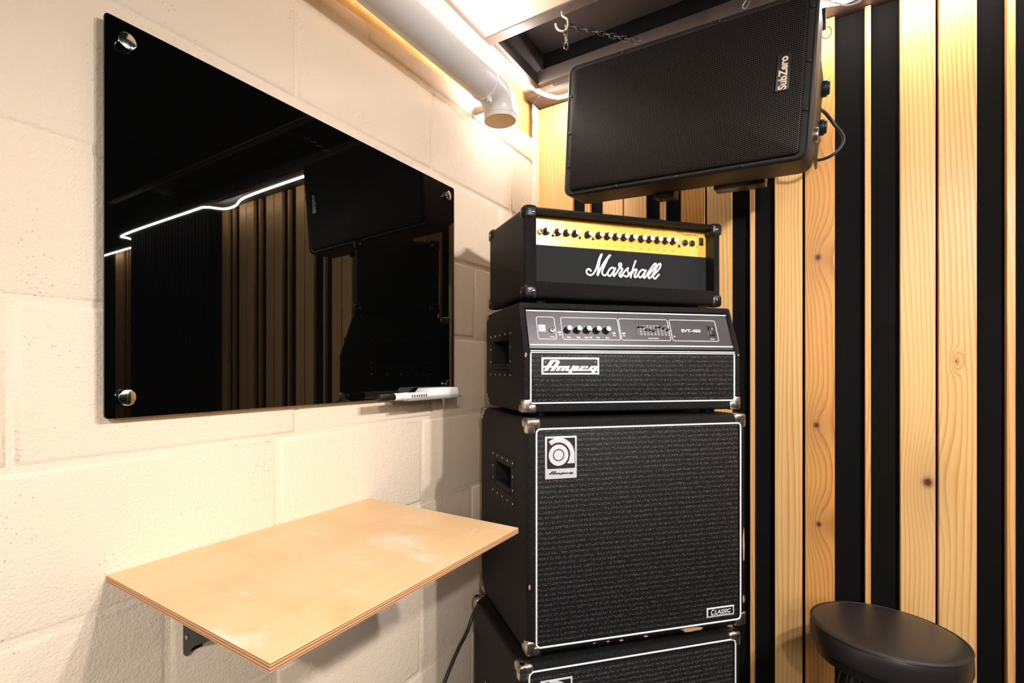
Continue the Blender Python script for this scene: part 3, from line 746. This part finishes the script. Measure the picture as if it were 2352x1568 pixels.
for x in (.0895, .1655, .2035, .4700):
    o = MB().cyl((x, YP, .1640), (x, YP - .006, .1640), .0036, seg=14, bev=.0006).build('push_button', M_BLACK, pan)
    MB().cyl((x, YP - .0058, .1640), (x, YP - .0066, .1640), .0024, seg=14).build('button_cap', M_SILVER, o)
o = MB().cyl((.0533, YP, .1700), (.0533, YP - .006, .1700), .0078, seg=6, bev=.0008).build('jack_socket', M_STEEL, pan)
MB().cyl((.0533, YP - .0058, .1700), (.0533, YP - .0064, .1700), .0036, seg=16).build('jack_hole', M_INK, o)
for x in (.4884, .5117):
    MB().cyl((x, YP, .1735), (x, YP - .004, .1735), .0092, seg=6, bev=.001).cyl((x, YP - .003, .1735), (x, YP - .007, .1735), .0052, .0045, 16).build('phones_socket', M_BLACK, pan)
o = MB().box((.5358, YP - .0012, .1700), (.5500, YP, .1910), .0008).box((.5383, YP - .004, .1725), (.5475, YP, .1885), .001).build('power_switch', M_BLACK, pan)
MB().cyl((.5292, YP, .1665), (.5292, YP - .001, .1665), .0014, seg=10).build('indicator_lamp', M_INK, pan)
text('MG', 'model_lettering', M_INK, pan, (.4629, .1975, .4850, .2045), YP, .0002, .2, .0)
text('100', 'model_lettering', M_INK, pan, (.4850, .1930, .5080, .1995), YP, .0002, 0, .0)
text('HDFX', 'model_lettering', M_INK, pan, (.5090, .1950, .5335, .1990), YP, .0002, 0, .01)
for wrd, x0, x1, z0 in (('Clean', .1380, .1520, .1990), ('Overdrive Channel', .2230, .2830, .1985), ('Digital FX', .3760, .4080, .1985)):
    text(wrd, 'panel_lettering', M_INK, pan, (x0, z0, x1, z0 + .0034), YP, .0002)
q = MB()
for x0, x1 in ((.105, .136), (.1750, .2200), (.2860, .3180), (.3540, .3720), (.4110, .4250)): q.box((x0, YP - .0002, .2000), (x1, YP, .2006))
for x0 in (.1530, .3180, .4250): q.prism([(x0, .2000), (x0 + .012, .1945), (x0 + .012, .1951), (x0, .2006)], YP - .0002, YP)
for i, x in enumerate(ks[4:]):
    q.box((x - .0065, YP - .0002, .1495), (x + .0065, YP, .1502))
    if i > 5: q.box((x - .005, YP - .0002, .1465), (x + .005, YP, .1471))
q.build('panel_print', M_INK, pan, 0)
MAR = [[(0.1936,0.0798),(0.1927,0.0822),(0.1897,0.0839),(0.186,0.0834),(0.1824,0.08),(0.1818,0.0751),(0.1848,0.071),(0.1903,0.0687),(0.1951,0.0689),(0.2012,0.0725),(0.206,0.0786),(0.2097,0.0858),(0.2133,0.0957),(0.2182,0.1105),(0.2244,0.1238)],[(0.2244,0.1238),(0.221,0.1123),(0.2182,0.096),(0.2158,0.0824),(0.213,0.0699)],[(0.2484,0.1227),(0.2391,0.1107),(0.2299,0.0978),(0.2225,0.0855),(0.2182,0.0766),(0.2146,0.07)],[(0.2484,0.1227),(0.2416,0.1093),(0.2348,0.0959),(0.2299,0.0859),(0.2274,0.0777),(0.2293,0.0719),(0.2348,0.07),(0.2398,0.0724),(0.2435,0.077)],[(0.2627,0.09),(0.2578,0.0916),(0.2515,0.0882),(0.246,0.0814),(0.2441,0.0748),(0.246,0.0706),(0.2509,0.0698),(0.2559,0.0744),(0.2615,0.0823),(0.2665,0.0902)],[(0.2665,0.0902),(0.2627,0.0813),(0.2609,0.0736),(0.2627,0.0699),(0.2671,0.0745),(0.2728,0.0818),(0.279,0.0909),(0.2847,0.0978),(0.2847,0.1027),(0.2812,0.1041),(0.2778,0.1012),(0.2787,0.0958),(0.2828,0.0917),(0.2885,0.0904),(0.2847,0.0831),(0.279,0.0762),(0.2797,0.0708),(0.2841,0.0689),(0.2891,0.0735)],[(0.2829,0.071),(0.2886,0.0767),(0.2975,0.0865),(0.3064,0.0941),(0.3035,0.0891),(0.3048,0.0842),(0.3067,0.0788),(0.3051,0.0733),(0.3,0.07),(0.2949,0.0722)],[(0.3051,0.0733),(0.3102,0.0779),(0.3159,0.0837)],[(0.3281,0.113),(0.3243,0.1034),(0.3198,0.0911),(0.3159,0.0782),(0.3131,0.0693)],[(0.3178,0.0811),(0.323,0.0874),(0.3287,0.0913),(0.3323,0.0896),(0.3297,0.0834),(0.3255,0.0766),(0.3249,0.0716),(0.3287,0.0701),(0.3339,0.0748),(0.3378,0.0805)],[(0.3572,0.0894),(0.3507,0.0915),(0.3436,0.0875),(0.3384,0.0806),(0.3378,0.0739),(0.3416,0.0703),(0.3475,0.0733),(0.3533,0.0803),(0.3605,0.0901)],[(0.3605,0.0901),(0.3559,0.081),(0.3527,0.0736),(0.3553,0.0699),(0.3605,0.074),(0.367,0.0838),(0.3781,0.0983),(0.3867,0.1083),(0.3923,0.1098),(0.392,0.1042),(0.3847,0.0954),(0.3742,0.0842),(0.3683,0.0756),(0.3703,0.0701),(0.3748,0.0715),(0.3807,0.0779),(0.3913,0.0952),(0.3992,0.1068),(0.4049,0.1111),(0.4075,0.1079),(0.4045,0.0999),(0.3972,0.0911),(0.388,0.0822),(0.384,0.0753),(0.386,0.0704),(0.3906,0.0701),(0.3959,0.0754),(0.4012,0.0812)]]
lg = MB()
for i, st in enumerate(MAR):
    pts = catmull([(x, 0, z) for x, z in st], 5); n = len(pts)
    lg.tube([(p.x, 0, p.z) for p in pts], .0027, 8, False, Matrix.Translation((0, .0268, 0)) @ Matrix.Diagonal((1, .55, 1, 1)), (0, 1, 0))
    for e in (pts[0], pts[-1]):
        lg.cyl((e.x, .0255, e.z), (e.x, .0282, e.z), .0027, seg=14)
for a, c in (((.2266, .1268), (.2175, .1010)), ((.2519, .1257), (.2330, .1000))):
    lg.tube([(a[0], .0268, a[1] - .0015), (c[0], .0268, c[1])], [.0030, .0024], 8, False, None, (0, 1, 0))
lg.build('script_logo', M_LOGO, t, 50, label='raised white handwriting style logo')
corners(W, D, H, t, M_BLACK, s=.032, w=.030, out=.0022, rnd=.009, screws=M_CHROME)
feet(W, D, t, .0122)

# ------------------------------------------------------------------ hanging loudspeaker
wv = Vector((.0408, .0632, -.0579)); MR = Matrix.Rotation(wv.length, 4, wv.normalized())
MW = Matrix.Translation((.586, 1.3797, ZC + .6745)) @ MR
t = thing('hanging_loudspeaker', 'large black loudspeaker hung on its side from the ceiling by chains', 'loudspeaker', mat=MW)
HX, HZ = .301, .185
def sec(y, hx, hz, r, cz=0.): return [(x, y, z) for x, z in rrect(0, cz, hx, hz, r, 6)]
b = MB()
b.loft([sec(.004, HX - .008, HZ - .008, .018), sec(0, HX - .004, HZ - .004, .020), sec(.005, HX, HZ, .024), sec(.115, HX, HZ - .001, .024), sec(.135, HX - .002, HZ - .006, .028), sec(.20, HX - .004, HZ - .045, .035), sec(.29, HX - .014, HZ - .090, .035), sec(.30, HX - .022, HZ - .098, .03)])
body = b.build('body', M_SPK, t, 35)
b = MB()
b.loft([sec(.003, .2835, .172, .010), sec(-.003, .2815, .170, .010), sec(-.0055, .277, .165, .010)])
b.build('grille', M_PERF, t, 40, label='perforated metal grille')
pl = MB().box((.2285, -.0085, -.0265), (.2545, -.0052, .0545), .0008).build('logo_plate', M_BLACK, t)
text('SubZero', 'logo_lettering', simple('dimmed_silver_lettering', (.62, .50, .38), .4, .3), pl, (.2325, -.0245, .2500, .0485), -.0084, .0010, .05, .035, None, 90)  # silver letters, tinted tan to paint in the weaker light there
for x in (.2290, .2540): MB().cyl((x, -.008, -.0255), (x, -.0095, -.0255), .0016, seg=10).build('plate_pin', M_CHROME, pl)
for x, z in ((-.290, .10), (-.290, -.005), (-.290, -.10), (.291, .145), (.291, .03), (.291, -.075), (-.14, -.1775), (.02, -.1775), (.17, -.1775), (-.14, .1775), (.1, .1775)): MB().cyl((x, .0035, z), (x, -.0012, z), .0032, seg=12, bev=.0006).build('grille_screw', M_BLACK, t)
# input plate and connectors on the right-hand end
ip = MB().box((HX - .004, .075, -.145), (HX + .001, .245, .085), .003).build('input_plate', M_BLACK, t)
for y, z, r_ in ((.222, .050, .021), (.218, -.048, .020)):
    k = MB().cyl((HX, y, z), (HX + .012, y, z), r_, seg=14, bev=.002).cyl((HX + .010, y, z), (HX + .017, y, z), r_ * .82, seg=14, bev=.002)
    k.build('end_knob', M_BLACK, t)
MB().cyl((HX, .095, -.105), (HX + .009, .095, -.105), .017, seg=24, bev=.0015).build('socket_ring', M_STEEL, t)
MB().cyl((HX, .095, -.105), (HX + .0092, .095, -.105), .012, seg=20).build('socket', M_INK, t)
# rigging tabs under and above
MB().box((-.075, .12, -HZ - .010), (-.020, .17, -HZ + .02), .003).build('rigging_tab', M_BLACK, t)
MB().box((.08, .13, -HZ - .006), (.20, .18, -HZ + .03), .003).build('carry_handle', M_BLACK, t)
MB().box((-.095, .015, HZ - .004), (-.065, .035, HZ + .005), .002).build('rigging_tab', M_BLACK, t)
MB().box((.155, .015, HZ - .004), (.185, .035, HZ + .004), .002).build('rigging_tab', M_BLACK, t)

def chain(pts, name, label, link=.0205, r=.0017, wd=.0052):
    P = [Vector(p) for p in pts]; seg = []
    tot = sum((b - a).length for a, b in zip(P, P[1:])); n = max(2, round(tot / (link * .78)))
    def at(s):
        for a, b in zip(P, P[1:]):
            l = (b - a).length
            if s <= l + 1e-9: return a + (b - a) * (s / l), (b - a).normalized()
            s -= l
        return P[-1], (P[-1] - P[-2]).normalized()
    b = MB()
    for i in range(n):
        c, d = at(tot * (i + .5) / n)
        side = d.cross(Vector((0, 0, 1)))
        if side.length < .1: side = Vector((1, 0, 0))
        side.normalize(); up = side.cross(d).normalized()
        a = math.radians(45 + 90 * (i % 2)); s2 = side * math.cos(a) + up * math.sin(a)
        path = []
        hl = link / 2 - wd
        for k in range(16):
            q = 2 * PI * k / 16; path.append(c + d * (math.cos(q) * wd + (hl if math.cos(q) > 0 else -hl)) + s2 * math.sin(q) * wd)
        b.tube(path, r, 6, True)
    return tag(b.build(name, M_CHAIN), label, 'chain')
z_ = ZC
chain([(.3595, 1.225, z_ + .884), (.42, 1.296, z_ + .882), (.505, 1.392, z_ + .877)], 'hanging_chain', 'dark chain from the ceiling hook to the left top edge of the loudspeaker')
chain([(.3600, 1.222, z_ + .874), (.3602, 1.222, z_ + .822)], 'hanging_chain', 'short spare end of dark chain dangling straight down from the ceiling hook')
chain([(.7475, 1.378, z_ + .864), (.82, 1.33, z_ + .92), (.93, 1.25, z_ + .985)], 'hanging_chain', 'dark chain rising from the right top edge of the loudspeaker')
hk = MB().tube(catmull([(.347, 1.225, z_ + .927), (.3485, 1.225, z_ + .914), (.356, 1.225, z_ + .906), (.3625, 1.225, z_ + .897), (.3630, 1.224, z_ + .880), (.3560, 1.22, z_ + .869), (.346, 1.215, z_ + .870), (.339, 1.21, z_ + .878), (.337, 1.208, z_ + .888)], 5), .0026, 10)
tag(hk.build('ceiling_hook', M_HOOK), 'small pale metal hook screwed into the bronze ceiling rail', 'hook')
st = thing('cable_strap', 'black strap and ring dangling beside the top right of the loudspeaker', 'strap', (.906, 1.5, z_ + .80))
MB().box((-.006, -.002, .018), (.003, .002, .070), .001).build('strap', M_CABLE, st)
MB().tube([(.004 + .010 * math.cos(a), 0, .010 + .014 * math.sin(a)) for a in [2 * PI * k / 20 for k in range(20)]], .0010, 6, True, None, (0, 1, 0)).build('ring', M_CABLE, st)
tag(MB().tube(catmull([(.9005, 1.635, z_ + .684), (.912, 1.66, z_ + .682), (.931, 1.68, z_ + .656), (.9506, 1.68, z_ + .6156), (.9441, 1.68, z_ + .588), (.916, 1.68, z_ + .5695), (.875, 1.69, z_ + .572), (.85, 1.71, z_ + .585), (.82, 1.72, z_ + .61)], 6), .0042, 10).build('loudspeaker_cable', M_CABLE), 'black cable looping out from the right end of the hanging loudspeaker', 'cable')
tag(MB().tube(catmull([(.062, 1.705, z_ + 1.016), (.050, 1.70, z_ + 1.004), (.0344, 1.70, z_ + .989), (.0237, 1.70, z_ + .968), (.0227, 1.70, z_ + .944), (.0273, 1.70, z_ + .909)], 5), .0016, 8).build('hanging_wire', M_CABLE), 'thin dark wire end dangling in the corner under the ceiling trim', 'wire')
tag(MB().tube(catmull([(.94, 1.683, z_ + .99), (.972, 1.67, z_ + .992), (.992, 1.665, z_ + .975), (.985, 1.665, z_ + .955), (.960, 1.67, z_ + .957), (.935, 1.675, z_ + .975), (.92, 1.683, z_ + .99)], 5), .0022, 8).build('white_wire', simple('white_wire_sheath', (.85, .83, .80), .4)), 'loop of white wire hanging from the light strip over the pine boards', 'wire')

# power cable behind the stack
tag(MB().tube(catmull([(.048, 1.345, .60), (.030, 1.325, .562), (.022, 1.3057, .547), (.020, 1.2742, .507), (.020, 1.2278, .475), (.020, 1.1945, .4465), (.020, 1.1583, .411), (.022, 1.11, .36), (.03, 1.05, .28), (.05, 1.0, .15), (.09, .96, .02), (.16, .93, .007), (.3, .85, .007)], 5), .0052, 10).build('power_cable', M_CABLE), 'black power cable hanging down the wall left of the bass cabinets', 'cable')

# ------------------------------------------------------------------ bar stool
SX, SY_, SZ, SR = 1.0263, 1.563, ZC - .6200, .1496
t = thing('bar_stool', 'black padded round bar stool in front of the pine slat wall', 'stool', (SX, SY_, 0))
def lathe(prof, name, m, parent, n=72, label=None):
    b = MB(); b.loft([[(r * math.cos(2 * PI * k / n), r * math.sin(2 * PI * k / n), z) for k in range(n)] for r, z in prof])
    return b.build(name, m, parent, 50, label)
lathe([(SR - .014, SZ - .058), (SR - .002, SZ - .054), (SR + .0005, SZ - .045), (SR, SZ - .020), (SR - .001, SZ - .006), (SR - .004, SZ - .0015), (SR - .012, SZ + .0012), (SR * .8, SZ + .0045), (SR * .45, SZ + .0055), (.01, SZ + .006)], 'seat_cushion', M_VINYL, t)
MB().tube([((SR - .0015) * math.cos(2 * PI * k / 90), (SR - .0015) * math.sin(2 * PI * k / 90), SZ - .0025) for k in range(90)], .0019, 8, True).build('seat_piping', M_VINYL, t)
lathe([(SR - .030, SZ - .082), (SR - .012, SZ - .078), (SR - .010, SZ - .056), (SR - .03, SZ - .055)], 'seat_base', M_BLACK, t)
for k in range(4):
    a = math.radians(45 + 90 * k); c_, s_ = math.cos(a), math.sin(a)
    MB().tube([(.085 * c_, .085 * s_, SZ - .08), (.15 * c_, .15 * s_, .30), (.19 * c_, .19 * s_, .0)], .0125, 14).build('leg', M_BLACK, t)
MB().tube([(.158 * math.cos(2 * PI * k / 48), .158 * math.sin(2 * PI * k / 48), .24) for k in range(48)], .009, 10, True).build('footrest_ring', M_CHROME, t)

# ------------------------------------------------------------------ light
def point(name, loc, power, radius=.03, col=(1, .95, .88)):
    l = bpy.data.lights.new(name, 'POINT'); l.energy = power; l.shadow_soft_size = radius; l.color = col
    o = bpy.data.objects.new(name, l); o.location = loc; COL.objects.link(o); return o
def spot(name, loc, aim, power, ang, blend, radius=.03, col=(1, .94, .905)):
    l = bpy.data.lights.new(name, 'SPOT'); l.energy = power; l.shadow_soft_size = radius; l.color = col
    l.spot_size = math.radians(ang); l.spot_blend = blend
    o = bpy.data.objects.new(name, l); o.location = loc; COL.objects.link(o)
    o.rotation_euler = (Vector(aim) - Vector(loc)).to_track_quat('-Z', 'Y').to_euler(); return o
spot('ceiling_spot', (1.58, .775, ZC + .68), (.15, .8, ZC - 1.0), 54, 145, 1., .03, (1, .935, .93))
spot('ceiling_spot', (1.63, .540, ZC + .675), (.7, 1.6, ZC - .50), 66, 160, 1.)
spot('ceiling_spot', (1.56, -.875, ZC + .665), (0, .42, ZC - 1.25), 112, 85, 1.)
l = bpy.data.lights.new('added_fill_lamp', 'AREA'); l.energy = 36; l.size = .9; l.color = (1, .94, .87)  # unseen soft area lamp, added behind the camera to lift the shadows
o = bpy.data.objects.new('added_fill_lamp', l); o.location = (1.9, -1.9, 2.12); COL.objects.link(o)
o.rotation_euler = (Vector((.3, 1.0, .6)) - o.location).to_track_quat('-Z', 'Y').to_euler()
w = bpy.data.worlds.new('world'); sc.world = w; w.use_nodes = True
w.node_tree.nodes['Background'].inputs[0].default_value = (1, .9, .8, 1); w.node_tree.nodes['Background'].inputs[1].default_value = .02

sc.view_settings.view_transform = 'Standard'; sc.view_settings.look = 'None'
sc.view_settings.exposure = 0; sc.view_settings.gamma = 1; sc.view_settings.use_curve_mapping = False
sc.cycles.max_bounces = 10; sc.cycles.diffuse_bounces = 5; sc.cycles.use_denoising = True
sc.cycles.sample_clamp_indirect = 8
